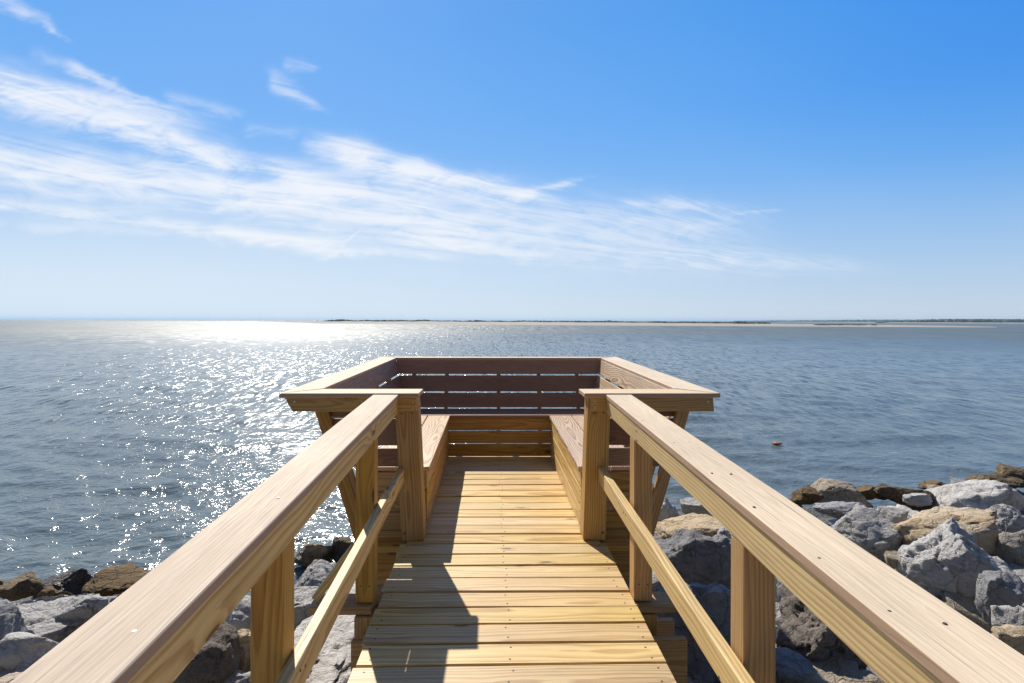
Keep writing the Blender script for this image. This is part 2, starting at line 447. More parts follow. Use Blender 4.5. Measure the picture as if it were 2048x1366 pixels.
# ------------------------------------------------------------------ rocks
def rock_mat(name, c1, c2, c3, speck=.5, crack=.5, layered=False, rough=.85):
    m, g, b = material(name)
    ob = g.node('ShaderNodeObjectInfo')
    tc = g.node('ShaderNodeTexCoord').outputs['Object']
    rnd = ob.outputs['Random']
    P = g.vm('ADD', tc, g.xyz(g.mul(rnd, 31), g.mul(rnd, 17), g.mul(rnd, 23)))
    big = g.noise(P, 2.2, 5, .6)
    mid = g.noise(P, 11, 6, .7)
    fine = g.noise(P, 75, 4, .7)
    lay = g.noise(g.vm('MULTIPLY', P, (4, 9, 34) if layered else (7, 9, 14)), 1, 5, .65, .6)
    col = g.mix(g.ss(big, .35, .65), c1, c2)
    col = g.mix(g.mul(g.ss(lay, .48, .68), .55), col, c3)
    col = g.mix(g.mul(g.ss(fine, .52, .7), speck), col, tuple(x * .32 for x in c1))
    col = g.mix(g.mul(g.ss(g.noise(P, 120, 2, .5), .6, .75), speck * .8), col, tuple(min(1, x * 1.9) for x in c1))
    ck = g.voro(g.vm('ADD', P, g.mul(g.noise(P, 4, 3, .5, 0, True), .35)), 3.2, 'DISTANCE_TO_EDGE')
    ckm = g.mul(g.sub(1, g.ss(ck, .0, .035)), crack)
    col = g.mix(g.mul(ckm, .7), col, tuple(x * .3 for x in c1))
    st = g.noise(g.vm('ADD', P, (5, 9, 2)), 1.7, 6, .65, .8)                 # rust and lichen stains
    col = g.mix(g.mul(g.ss(st, .57, .70), .42), col, (.37, .285, .19))
    col = g.mix(g.mul(g.ss(g.noise(g.vm('ADD', P, (1, 4, 7)), 3.5, 6, .7), .56, .66), .5), col, tuple(x * .45 for x in c1))
    # tide band: weed and wet dirt up to a ragged line above the water
    wz = g.sep(g.node('ShaderNodeNewGeometry').outputs['Position'])[2]
    tide = g.ss(g.add(wz, g.mul(g.sub(big, .5), .7)), .42, .12)
    col = g.mix(g.mul(tide, .85), col, (.055, .045, .025))
    hs = g.node('ShaderNodeHueSaturation'); g.put(hs.inputs['Color'], col)
    g.put(hs.inputs['Value'], g.add(.78, g.mul(rnd, .45))); g.put(hs.inputs['Saturation'], g.add(.8, g.mul(g.m('FRACT', g.mul(rnd, 7)), .5)))
    g.put(b.inputs['Base Color'], hs.outputs[0])
    g.put(b.inputs['Roughness'], g.sub(rough, g.mul(tide, .5)))
    h = g.add(g.add(g.mul(mid, 1.0), g.mul(lay, 1.1)), g.add(g.mul(fine, .32), g.mul(ckm, -.5)))
    g.put(b.inputs['Normal'], g.bump(h, .9, .045))
    return m
GREY = rock_mat('rock_grey', (.42, .41, .395), (.52, .505, .48), (.24, .235, .23), .45, .5)
LAYER = rock_mat('rock_layered', (.44, .43, .415), (.53, .515, .495), (.22, .22, .215), .3, .4, True)
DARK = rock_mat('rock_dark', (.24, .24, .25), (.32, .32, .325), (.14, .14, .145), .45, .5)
PALE = rock_mat('rock_pale', (.52, .505, .475), (.60, .58, .54), (.30, .29, .28), .5, .4)
TAN = rock_mat('rock_tan', (.48, .375, .25), (.54, .455, .34), (.35, .285, .21), .4, .45)
TANGREY = rock_mat('rock_tan_grey', (.34, .29, .235), (.42, .35, .26), (.21, .2, .19), .5, .5)
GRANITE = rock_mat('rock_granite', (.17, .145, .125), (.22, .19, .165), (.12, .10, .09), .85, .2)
WEED = rock_mat('rock_weedy', (.13, .085, .04), (.20, .135, .06), (.05, .038, .022), .6, .7)
ROCKMATS = dict(g=GREY, l=LAYER, d=DARK, p=PALE, t=TAN, y=TANGREY, n=GRANITE, w=WEED)

_ICO = {}
def ico(n):
    if n not in _ICO:
        import bmesh
        bm = bmesh.new(); bmesh.ops.create_icosphere(bm, subdivisions=n, radius=1)
        v = np.array([x.co[:] for x in bm.verts]); f = [[q.index for q in x.verts] for x in bm.faces]
        bm.free(); _ICO[n] = (v, f)
    return _ICO[n]

def rock_mesh(name, seed, dims, mat, lvl=5, nplanes=15, tilt=None, rough=1.0, peak=None, pk=.5, flat=False):
    r = np.random.default_rng(seed)
    v, f = ico(lvl); v = v.copy()
    v = np.sign(v) * np.abs(v) ** .8
    for k in range(nplanes):
        n = r.normal(size=3); n /= np.linalg.norm(n)
        if k == 0: n = np.array([r.normal() * .15, r.normal() * .25 - .1, 1]); n /= np.linalg.norm(n)
        d = r.uniform(.52, .86)
        if k == 0 and flat: d = .3; n = np.array([r.normal() * .1, .06, 1]); n /= np.linalg.norm(n)
        t = v @ n - d
        v -= np.outer(np.clip(t, 0, None) * .96, n)
    if peak is not None:                      # pull the top to a ridge
        k = np.clip((v[:, 2] + .3), 0, None)
        v[:, 0] += (peak - v[:, 0]) * np.clip(k * pk, 0, .8)
    out = np.empty_like(v)
    o = Vector((seed * 3.7 % 50, seed * 1.3 % 50, seed * 7.9 % 50))
    nrm = v / np.linalg.norm(v, axis=1)[:, None]
    for i in range(len(v)):
        p = Vector(v[i])
        a = mnoise.noise(p * 1.3 + o)
        b_ = mnoise.fractal(p * 3.3 + o, .9, 2.1, 4)
        c = 1 - abs(mnoise.noise(Vector((p.x * 3, p.y * 4, p.z * 9 + p.x * 2)) + o)) * 2
        e = mnoise.fractal(p * 13 + o, .8, 2.2, 3)
        q = p * 2.3 + o + Vector((b_, a, c)) * .12
        dd, pp = mnoise.voronoi(q)
        g_ = math.sin(pp[0].x * 91.7 + pp[0].y * 47.3 + pp[0].z * 63.1)
        ed = max(0, .10 - (dd[1] - dd[0])) / .10
        out[i] = v[i] + nrm[i] * (a * .09 + b_ * .044 * rough + max(0, c - .55) * -.07 * rough + e * .016 * rough + g_ * .050 * rough - ed * .035 * rough)
    mn, mx = out.min(0), out.max(0)
    out = (out - (mn + mx) / 2) / ((mx - mn) / 2) * (np.array(dims) / 2)
    me = bpy.data.meshes.new(name)
    me.from_pydata(out.tolist(), [], f)
    me.polygons.foreach_set('use_smooth', [True] * len(me.polygons))
    me.materials.append(mat)
    o_ = bpy.data.objects.new(name, me); COL.objects.link(o_)
    return o_

def shore_y(px, py):
    """how far away a rock seen on this row lies, from the slope of the bank"""
    s = (py - HZ) / F
    a, b_ = (1.55, .2) if px < 982 else (1.75, .11)
    return a / max(.02, s - b_)

# name, photo box (x0,y0,x1,y1), material, label, options
ROCKS = [
 ('boulder', 1623, 960, 1749, 1022, 'y', 'pointed grey boulder rising highest at the far edge of the bank, behind the handrail', dict(peak=.1, np=10)),
 ('rock', 1588, 977, 1646, 1010, 'w', 'dark weedy rock by the water just left of the pointed boulder', {}),
 ('rock', 1719, 974, 1772, 1002, 'w', 'dark brown rock just right of the pointed boulder', {}),
 ('rock', 1752, 976, 1810, 996, 'w', 'low brown rock at the water, partly behind the broad weedy one', {}),
 ('rock', 1768, 975, 1871, 1014, 'w', 'broad brown weedy rock at the waterline with a shaded front', {}),
 ('rock', 1852, 961, 1910, 986, 'w', 'small brown peaked rock touching the water behind the bank', dict(peak=-.2)),
 ('rock', 1870, 972, 1918, 1002, 'y', 'small tan wedge of rock leaning against the great ridged boulder', {}),
 ('boulder', 1911, 960, 1970, 998, 'g', 'grey speckled boulder behind the great ridged boulder', {}),
 ('boulder', 1871, 956, 2066, 1046, 'p', 'great ridged grey boulder with a peak, at the top of the bank', dict(peak=.25)),
 ('boulder', 2000, 932, 2095, 975, 'w', 'rounded brown boulder at the far corner of the bank, beside the water', {}),
 ('rock', 1955, 950, 2048, 985, 'w', 'dark weedy rock below the rounded brown boulder', {}),
 ('rock', 1818, 990, 1876, 1014, 'p', 'small pale domed rock in front of the broad weedy one', {}),
 ('boulder', 1750, 1004, 1878, 1048, 'p', 'flat pale grey boulder below the domed rock', dict(top=1)),
 ('rock', 1640, 1008, 1736, 1036, 'd', 'long dark slate-coloured rock below the pointed boulder', {}),
 ('boulder', 1655, 1017, 1838, 1128, 'g', 'large grey boulder beyond the handrail with sunlit top and shaded front', dict(lvl=5)),
 ('boulder', 1776, 1020, 1830, 1082, 'g', 'upright grey stone between the large shaded boulder and the tan boulder', {}),
 ('boulder', 1802, 1016, 2016, 1145, 't', 'large tan boulder behind the layered grey one', dict(lvl=5)),
 ('boulder', 1828, 1036, 2000, 1250, 'l', 'great layered grey boulder standing on end in front of the tan one', dict(lvl=6, peak=.1, pk=.3)),
 ('boulder', 2012, 1064, 2090, 1150, 'y', 'knobbly tan-grey boulder cut by the edge of the view', {}),
 ('boulder', 1978, 1010, 2085, 1084, 'g', 'grey boulder between the great ridged boulder and the knobbly one', {}),
 ('rock', 1784, 1113, 1832, 1140, 'y', 'small flat stone at the foot of the large shaded boulder', {}),
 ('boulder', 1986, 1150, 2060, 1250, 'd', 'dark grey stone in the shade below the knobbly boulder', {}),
 ('rock', 1990, 1140, 2052, 1180, 'p', 'small pale stones ledge below the knobbly boulder', {}),
 ('rock', 2010, 1215, 2075, 1300, 'g', 'grey stone in the corner, half behind the handrail', {}),
 ('rock', 2010, 1260, 2090, 1330, 't', 'tan stone peeping over the handrail at the edge of the view', {}),
 ('boulder', 1302, 993, 1372, 1064, 'p', 'grey fissured boulder beside the bench brace, nearest the water', dict(peak=-.2)),
 ('boulder', 1362, 1001, 1440, 1040, 'g', 'rugged grey boulder by the water seen under the handrail', {}),
 ('boulder', 1316, 1029, 1470, 1088, 't', 'flat-topped tan slab under the handrail with a shaded edge', dict(flat=1)),
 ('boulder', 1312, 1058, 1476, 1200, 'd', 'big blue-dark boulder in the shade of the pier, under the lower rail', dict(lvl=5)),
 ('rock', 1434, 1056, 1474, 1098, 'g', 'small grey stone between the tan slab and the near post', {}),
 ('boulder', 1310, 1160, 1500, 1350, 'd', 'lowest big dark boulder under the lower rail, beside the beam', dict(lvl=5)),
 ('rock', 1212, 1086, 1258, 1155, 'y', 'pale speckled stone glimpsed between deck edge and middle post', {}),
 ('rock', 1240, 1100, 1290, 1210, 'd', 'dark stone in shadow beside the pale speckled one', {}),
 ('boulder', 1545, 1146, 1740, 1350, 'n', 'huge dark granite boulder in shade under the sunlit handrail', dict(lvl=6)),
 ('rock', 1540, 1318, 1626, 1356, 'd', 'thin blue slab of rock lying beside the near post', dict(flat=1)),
 ('boulder', 1550, 1314, 1800, 1420, 't', 'low tan boulder half lit at the foot of the granite boulder', dict(lvl=5, top=1)),
 ('rock', -15, 1152, 20, 1180, 'w', 'weedy brown rock at the corner by the glittering water', {}),
 ('rock', 5, 1146, 98, 1192, 'w', 'golden brown peaked rock at the edge of the glittering water', dict(peak=.3)),
 ('rock', 90, 1169, 138, 1214, 'w', 'rounded golden brown rock beside the peaked one', {}),
 ('rock', 128, 1178, 160, 1205, 'w', 'black wet rock in the notch beside the golden rocks', {}),
 ('rock', 195, 1138, 310, 1184, 'w', 'long flat weedy rock sloping into the glittering water', dict(flat=1)),
 ('boulder', -20, 1180, 160, 1290, 'p', 'wide pale grey boulder with a flat sunlit top', dict(lvl=6, top=1)),
 ('boulder', 130, 1174, 255, 1256, 'g', 'rough grey boulder beside the handrail cap', {}),
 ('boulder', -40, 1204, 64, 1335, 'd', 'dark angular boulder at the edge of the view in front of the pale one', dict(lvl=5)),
 ('boulder', 14, 1258, 125, 1330, 'p', 'grey boulder beneath the wide pale one', {}),
 ('boulder', -30, 1278, 120, 1400, 't', 'tan striped boulder by the near end of the handrail', dict(lvl=5, top=1)),
 ('boulder', 345, 1255, 474, 1400, 'n', 'dark granite boulder under the handrail beside the rusty tan one', dict(lvl=5)),
 ('boulder', 450, 1246, 518, 1350, 't', 'rusty tan boulder seen just beside the near post', dict(lvl=5)),
 ('rock', 440, 1198, 516, 1262, 'p', 'pale grey rock behind the rusty tan boulder', {}),
 ('rock', 418, 1340, 520, 1400, 'g', 'blue-grey rock at the bottom edge beside the near post', {}),
 ('boulder', 588, 1079, 668, 1132, 'y', 'tan-grey boulder with weed on top, by the water beyond the lower rail', {}),
 ('boulder', 585, 1122, 692, 1200, 'g', 'smooth blue-grey boulder beyond the knee brace', {}),
 ('rock', 555, 1182, 665, 1246, 'g', 'grey rock wedged between the blue-grey boulder and the huge pale one', {}),
 ('rock', 662, 1076, 720, 1132, 'w', 'brown weedy rock beside the bench brace', {}),
 ('boulder', 575, 1156, 770, 1400, 'p', 'huge pale rough boulder between lower rail and deck', dict(lvl=6, top=1)),
 ('rock', 736, 1104, 805, 1225, 'y', 'tan rock tucked under the deck edge by the middle post', {}),
]
occupied = []
for i, (nm, x0, y0, x1, y1, mk, label, op) in enumerate(ROCKS):
    pxc, pyc = (x0 + x1) / 2, (y0 + y1) / 2
    Y = shore_y(pxc, min(pyc, 1330))
    w = (x1 - x0) / F * Y * 1.04; hh = (y1 - y0) / F * Y
    dep = w * (.75 if w > hh else 1.0)
    dep = min(dep, 1.25); 
    # the row span shows height plus the foreshortened top
    s = (pyc - HZ) / F
    hz = max(hh * .8, hh - dep * s * .55) * 1.05
    zc = -(pyc - HZ) / F * Y
    if op.get('flat'): dep *= 1.25; hz = max(hh - dep * s * .5, hh * .5)
    ext = max(.0, .3 * hz)
    if op.get('top'):                         # a broad top seen from above
        zt = zc
        yf, yn = -zt * F / (y0 - HZ), -zt * F / (y1 - HZ)
        dep = (yf - yn) * 1.3; Y = (yf + yn) / 2; hz = .6; ext = 0; zc = zt - hz / 2
        w = (x1 - x0) / F * Y * 1.05
    o = rock_mesh(nm, 100 + i * 7, (w, dep, hz + ext), ROCKMATS[mk], op.get('lvl', 4 if w < .5 else 5), op.get('np', 15), peak=op.get('peak'), pk=op.get('pk', .5), flat=bool(op.get('top')))
    o.location = W((pxc - VX) / F * Y, Y, zc - ext / 2 + .02)
    o.rotation_euler = (random.uniform(-.06, .06), random.uniform(-.06, .06), random.uniform(-.15, .15))
    tag(o, label, 'boulder' if nm == 'boulder' else 'rock', 'rocks of the breakwater')
    occupied.append((o.location.x, Y, max(w, dep) / 2))

# bank under the rocks
def bank_z(x, y):
    a, b_ = (1.55, .2)
    t = min(1, max(0, (x + .9) / 2.2)); t = t * t * (3 - 2 * t)
    a = 1.55 + .2 * t; b_ = .2 - .09 * t
    yy = max(y, .5)
    return -a - b_ * yy - .42
xs = np.arange(-16, 20.1, .28); ys = np.arange(-4, 13.1, .28)
vv = []; ff = []
for j, yy in enumerate(ys):
    for i, xx in enumerate(xs):
        n_ = mnoise.fractal(Vector((xx * 1.6, yy * 1.6, 0)), .8, 2, 4) * .16
        vv.append((xx, yy, bank_z(xx, yy) + n_ + H))
nx = len(xs)
for j in range(len(ys) - 1):
    for i in range(nx - 1):
        a = j * nx + i; ff.append((a, a + 1, a + nx + 1, a + nx))
me = bpy.data.meshes.new('ground'); me.from_pydata(vv, [], ff); me.materials.append(DARK)
gr = bpy.data.objects.new('ground', me); COL.objects.link(gr); tag(gr, kind='structure')

# small rocks wedged between the big ones
protos = []
for k, mk in enumerate(('g', 'd', 'y', 'p', 'w', 'w')):
    o = rock_mesh('rock', 900 + k * 13, (1, .85, .8), ROCKMATS[mk], 4, 12)
    protos.append(o)
cnt = 0
tries = 0
while cnt < 170 and tries < 9000:
    tries += 1
    yy = random.uniform(2.2, 10.2)
    xx = random.uniform(-1.1 * yy, 1.25 * yy)
    ylim = 7.0 if xx < 0 else 9.8
    if yy > ylim: continue
    if abs(xx - .08) < .62 and yy < 5.5 and random.random() < .7: continue
    sz_ = random.uniform(.22, .62)
    if any((xx - a) ** 2 + (yy - b_) ** 2 < (r_ * .75 + sz_ * .2) ** 2 for a, b_, r_ in occupied): continue
    z_ = bank_z(xx, yy)
    wet = z_ + .2 < -2.95
    k = random.choice((4, 5)) if wet else random.choice((0, 0, 1, 2, 3))
    src = protos[k]
    o = src.copy(); COL.objects.link(o)
    o.scale = (sz_ * random.uniform(.9, 1.4), sz_ * random.uniform(.8, 1.2), sz_ * random.uniform(.7, 1.1))
    o.location = W(xx, yy, z_ + sz_ * .18)
    o.rotation_euler = (random.uniform(-.4, .4), random.uniform(-.4, .4), random.uniform(0, 6.28))
    if wet: tag(o, 'small dark weedy stone at the waterline among the bigger rocks', 'rock', 'small weedy stones at the waterline')
    else: tag(o, 'small loose stone wedged low in the gaps between the named boulders'.replace('named', 'large'), 'rock', 'small stones in the gaps of the breakwater')
    occupied.append((xx, yy, sz_ * .5)); cnt += 1
for o in protos: bpy.data.objects.remove(o)

# ------------------------------------------------------------------ water
def water_sheet():
    nr, na = 760, 760
    r0, r1 = 3.0, 5600.0
    # ring spacing follows the foreshortening, then opens out
    t = np.linspace(0, 1, nr)
    inv = 1 / r0 + (1 / 400.0 - 1 / r0) * t[: int(nr * .88)] / t[int(nr * .88) - 1]
    near = 1 / inv
    far = np.geomspace(near[-1], r1, nr - len(near) + 1)[1:]
    rr = np.concatenate([near, far])
    ang = np.radians(np.linspace(-68, 68, na))
    R, A = np.meshgrid(rr, ang, indexing='ij')
    X = R * np.sin(A); Y = R * np.cos(A)
    Z = np.zeros_like(X)
    dr = np.gradient(rr)[:, None]; da = R * (ang[1] - ang[0])
    res = np.maximum(dr, da)
    wind = math.radians(-12)
    def lowf(sc, sd):
        g_ = np.random.default_rng(sd); o = np.zeros_like(X)
        for _ in range(7):
            th = g_.uniform(0, 6.28); k = 6.28 / (sc * g_.uniform(.6, 1.6))
            o += np.sin(k * (X * math.cos(th) + Y * math.sin(th)) + g_.uniform(0, 6.28))
        return o / 7
    gust = np.clip(1 + .12 * lowf(3, 1) + .15 * lowf(40, 2), .7, 1.3)
    wx = X + .7 * lowf(6, 5); wy = Y + .7 * lowf(7, 6)
    for k in range(84):
        lam = .22 * (5.0 / .22) ** (rng.random())
        th = math.pi / 2 + wind + rng.normal() * (.62 if lam < 1.2 else .38)
        kx = 6.28318 / lam
        amp = lam * .0047 * (1.2 if lam < .6 else .9 if lam < 1.1 else .5 if lam < 1.8 else .28)
        fade = np.clip((lam / res - 2.2) / 2.5, 0, 1)
        ph = kx * (wx * math.cos(th) + wy * math.sin(th)) + rng.random() * 6.28
        s_ = np.sin(ph)
        Z += amp * fade * gust * (s_ + .25 * np.sin(2 * ph + 1.57))
    v = np.stack([X, Y, Z], -1).reshape(-1, 3)
    i = np.arange(nr - 1)[:, None] * na + np.arange(na - 1)[None]
    f = np.stack([i, i + na, i + na + 1, i + 1], -1).reshape(-1, 4)[:, ::-1]
    me = bpy.data.meshes.new('water')
    me.vertices.add(len(v)); me.vertices.foreach_set('co', v.astype('f').ravel())
    me.loops.add(f.size); me.loops.foreach_set('vertex_index', f.astype('i').ravel())
    me.polygons.add(len(f)); me.polygons.foreach_set('loop_start', np.arange(0, f.size, 4, dtype='i'))
    me.polygons.foreach_set('use_smooth', np.ones(len(f), bool))
    me.update(calc_edges=True)
    return me
m, g, b = material('sea_water')
pos = g.node('ShaderNodeNewGeometry').outputs['Position']
x, y, z = g.sep(pos)
dist = g.m('SQRT', g.add(g.mul(x, x), g.mul(y, y)))
def lod(a, b_, c, d): return g.mul(g.ss(dist, a, b_), g.sub(1, g.ss(dist, c, d)))
n2 = g.noise(g.vm('MULTIPLY', pos, (1.0, 1.4, 1)), 9, 3, .6, .3)
n1 = g.noise(g.vm('MULTIPLY', pos, (1.0, 1.5, 1)), 3.2, 3, .55, .4)
patch = g.noise(g.vm('MULTIPLY', pos, (.25, 1.0, 1)), .045, 4, .6)
h = g.add(g.mul(n1, g.mul(.058, lod(-1, 0, 35, 90))), g.mul(n2, g.mul(.0155, lod(-1, 0, 18, 45))))
nb = g.bump(h, g.add(.72, g.mul(patch, .4)), 1.0)
S = None
for (w_, l_, a, b_, c, d, amp) in ((.17, 1.1, 10, 30, 60, 95, 1.35), (.36, 5, 50, 95, 140, 220, 1.35), (.95, 30, 130, 230, 380, 600, 1.7), (3.2, 260, 350, 650, 9000, 9900, 1.8)):
    q = g.noise(g.vm('MULTIPLY', pos, (1 / w_, 1 / l_, 0)), 1, 2, .5, 0, True)
    q = g.vm('MULTIPLY', g.vm('SUBTRACT', q, (.5, .5, .5)), g.mul(lod(a, b_, c, d), amp))
    S = q if S is None else g.vm('ADD', S, q)
sx_, sy_, sz_2 = g.sep(S)
nn = g.node('ShaderNodeVectorMath', operation='NORMALIZE')
g.put(nn.inputs[0], g.vm('ADD', nb, g.xyz(sx_, sy_, 0)))
g.put(b.inputs['Normal'], nn.outputs[0])
g.put(b.inputs['Base Color'], g.mix(g.ss(patch, .35, .65), (.118, .150, .152), (.132, .154, .146)))
g.put(b.inputs['Roughness'], g.lin(dist, 8, 180, .12, .52))
b.inputs['IOR'].default_value = 1.333
WATER = m
wm = water_sheet(); wm.materials.append(WATER)
wo = bpy.data.objects.new('water', wm); COL.objects.link(wo); tag(wo, kind='structure')

# ------------------------------------------------------------------ far sand bar, its scrub, the far shore
m, g, b = material('sand')
ps = g.node('ShaderNodeNewGeometry').outputs['Position']
g.put(b.inputs['Base Color'], g.mix(g.noise(ps, .05, 4), (.34, .30, .24), (.42, .375, .31)))
b.inputs['Roughness'].default_value = .9
SAND = m
m, g, b = material('scrub')
ps = g.node('ShaderNodeNewGeometry').outputs['Position']
g.put(b.inputs['Base Color'], g.mix(g.ss(g.noise(ps, .5, 4), .35, .65), (.035, .045, .02), (.075, .08, .035)))
b.inputs['Roughness'].default_value = .9
SCRUB = m
m, g, b = material('far_forest')
ps = g.node('ShaderNodeNewGeometry').outputs['Position']
g.put(b.inputs['Base Color'], g.mix(g.ss(g.noise(ps, .06, 4), .35, .65), (.03, .055, .025), (.06, .085, .04)))
b.inputs['Roughness'].default_value = .9
FOREST = m

def strip(name, ctrl, mat, rows=5):
    """low spit of sand: ctrl = (photo x, near distance, depth, height) along its length"""
    vv = []; ff = []; n = 0
    pts = []
    for (a, b_) in zip(ctrl[:-1], ctrl[1:]):
        for t in np.linspace(0, 1, 14, endpoint=False): pts.append([p + (q - p) * t for p, q in zip(a, b_)])
    pts.append(list(ctrl[-1]))
    prof = [(0, -.3), (.12, .12), (.35, .6), (.6, 1), (.85, .7), (1, -.3)]
    for k, (px, Yn, dep, hh) in enumerate(pts):
        u = (px - VX) / F
        jj = mnoise.noise(Vector((px * .02, 3, 1)))
        for (t, hf) in prof:
            Yp = Yn * (1 + .02 * jj) + dep * t
            vv.append((u * Yp, Yp, hh * hf * (1 + .25 * mnoise.noise(Vector((px * .05, t * 3, 0))))))
    m_ = len(prof)
    for k in range(len(pts) - 1):
        for j in range(m_ - 1):
            a = k * m_ + j; ff.append((a, a + m_, a + m_ + 1, a + 1))
    me = bpy.data.meshes.new(name); me.from_pydata(vv, [], [f[::-1] for f in ff]); me.materials.append(mat)
    me.polygons.foreach_set('use_smooth', [True] * len(me.polygons))
    o = bpy.data.objects.new(name, me); COL.objects.link(o); tag(o, kind='structure')
    return o
strip('beach', [(520, 900, 60, .3), (640, 480, 130, 1.9), (900, 405, 160, 2.0), (1200, 345, 150, 1.7), (1500, 318, 170, 1.2), (1750, 300, 120, .8), (1930, 296, 60, .4), (2010, 298, 20, .1)], SAND)
strip('sandbar', [(60, 1900, 120, .3), (300, 1500, 200, 1.0), (520, 1250, 200, 1.4), (700, 1000, 200, 1.3)], SAND)
strip('far_beach', [(1560, 1500, 200, .8), (1800, 1000, 90, 1.0), (2100, 850, 150, 1.3), (2300, 820, 100, 1)], SAND)

def thicket(name, spots, mat, label, cat):
    """a far mass of bushes or trees: many small crowns in one mesh"""
    v0, f0 = ico(2)
    V = []; Fc = []; n = 0
    for (x_, y_, z_, rx, rz) in spots:
        ph = random.uniform(0, 50)
        dv = np.array([1 + .35 * mnoise.noise(Vector(q) * 2.1 + Vector((ph, 0, 0))) for q in v0])
        q = v0 * dv[:, None] * np.array([rx, rx, rz]) + np.array([x_, y_, z_])
        V.append(q); Fc += [[a + n for a in f] for f in f0]; n += len(v0)
    me = bpy.data.meshes.new(name); me.from_pydata(np.concatenate(V).tolist(), [], Fc); me.materials.append(mat)
    o = bpy.data.objects.new(name, me); COL.objects.link(o); tag(o, label, cat, kind='stuff')
    return o
sp = []
for k in range(1500):
    px = random.uniform(636, 1380) if k < 1300 else random.uniform(1380, 1545)
    t = (px - 636) / 900
    Yb = (480 - 150 * t) + random.uniform(75, 125)
    big = .75 + .5 * mnoise.noise(Vector((px * .03, 0, 5)))
    hh = random.uniform(.5, 1.0) * (2.4 if px < 860 else 2.0 if px < 1250 else 1.5) * big * min(1, .3 + (px - 636) / 40)
    sp.append(((px - VX) / F * Yb, Yb, 1.7 - .4 * t, random.uniform(.9, 2.2), hh))
for k in range(50):
    px = random.uniform(1636, 1760); Yb = 300 + random.uniform(50, 80)
    sp.append(((px - VX) / F * Yb, Yb, .7, random.uniform(.8, 2.2), random.uniform(.3, .6)))
for k in range(220):
    px = 200 + 440 * random.random(); Yb = 1500 - (px - 300) * 1.0 + 120
    sp.append(((px - VX) / F * Yb, Yb, 1.2, random.uniform(3, 8), random.uniform(.3, .9) * (px / 640)))
thicket('scrub', sp, SCRUB, 'low dark scrub along the top of the far sand spit', 'scrub')
sp = []
for k in range(2600):
    if k < 900:
        px = random.uniform(1470, 2300); Yb = random.uniform(2300, 2700); hh = random.uniform(6, 8.5) * min(1, .3 + max(0, px - 1470) / 400)
    else:
        px = 1765 + 600 * random.random(); Yb = random.uniform(1080, 1300)
        hh = random.uniform(4.6, 6.6) * min(1, .35 + (px - 1765) / 200)
    sp.append(((px - VX) / F * Yb, Yb, hh * .25, random.uniform(4, 8), hh))
thicket('treeline', sp, FOREST, 'blue hazy wooded shore on the horizon beyond the sand spit', 'treeline')

# a clump of drifting weed
wv, wf = ico(3)
wv2 = np.array([np.array(q) * (1 + .5 * mnoise.noise(Vector(q) * 2.5)) * np.array([.12, .10, .03]) for q in wv])
me = bpy.data.meshes.new('seaweed'); me.from_pydata(wv2.tolist(), [], wf)
me.materials.append(plain('drift_weed', (.34, .14, .055), .7))
me.polygons.foreach_set('use_smooth', [True] * len(me.polygons))
o = bpy.data.objects.new('seaweed', me); COL.objects.link(o)
Yw = H * F / (890 - HZ); o.location = ((1560 - VX) / F * Yw, Yw, .03)
tag(o, 'small rust-brown clump of weed drifting alone on open water', 'seaweed')

# ------------------------------------------------------------------ sea haze
hv = bpy.data.meshes.new('haze')
import bmesh
bmz = bmesh.new(); bmesh.ops.create_cube(bmz, size=1); bmz.to_mesh(hv); bmz.free()
hm_ = bpy.data.materials.new('sea_air'); hm_.use_nodes = True; hn = hm_.node_tree; hn.nodes.clear()
ho = hn.nodes.new('ShaderNodeOutputMaterial'); hvn = hn.nodes.new('ShaderNodeVolumePrincipled')
hvn.inputs['Color'].default_value = (.50, .77, 1, 1); hvn.inputs['Density'].default_value = .00018; hvn.inputs['Anisotropy'].default_value = .2
hn.links.new(hvn.outputs[0], ho.inputs['Volume'])
hv.materials.append(hm_)
hz_o = bpy.data.objects.new('haze', hv); COL.objects.link(hz_o)
hz_o.scale = (14000, 7200, 21); hz_o.location = (0, 3500, 3.0); tag(hz_o, kind='stuff')

# ------------------------------------------------------------------ sun and sky
AZ, EL = math.radians(20.2), math.radians(40.2)
sdir = Vector((-math.sin(AZ) * math.cos(EL), math.cos(AZ) * math.cos(EL), math.sin(EL)))
sl = bpy.data.lights.new('sun', 'SUN'); sl.energy = 5.0; sl.angle = math.radians(.53); sl.color = (1, .915, .79)
so = bpy.data.objects.new('sun', sl); COL.objects.link(so); so.rotation_euler = sdir.to_track_quat('Z', 'Y').to_euler()

wd = bpy.data.worlds.new('World'); sc.world = wd; wd.use_nodes = True
nt = wd.node_tree; nt.nodes.clear(); g = G(nt)
outw = g.node('ShaderNodeOutputWorld'); bg = g.node('ShaderNodeBackground')
nt.links.new(bg.outputs[0], outw.inputs[0])
sky = g.node('ShaderNodeTexSky', sky_type='NISHITA')
sky.sun_disc = False; sky.sun_elevation = EL; sky.sun_rotation = -AZ
sky.altitude = 0; sky.air_density = 1.0; sky.dust_density = .4; sky.ozone_density = 1.0
dirv = g.node('ShaderNodeTexCoord').outputs['Generated']
dx, dy, dz = g.sep(dirv)
dyc = g.m('MAXIMUM', dy, .05)
U = g.div(dx, dyc); V = g.div(dz, dyc)            # direction on a plane ahead of the pier
def pu(px): return (px - VX) / F
def pv(py): return (HZ - py) / F
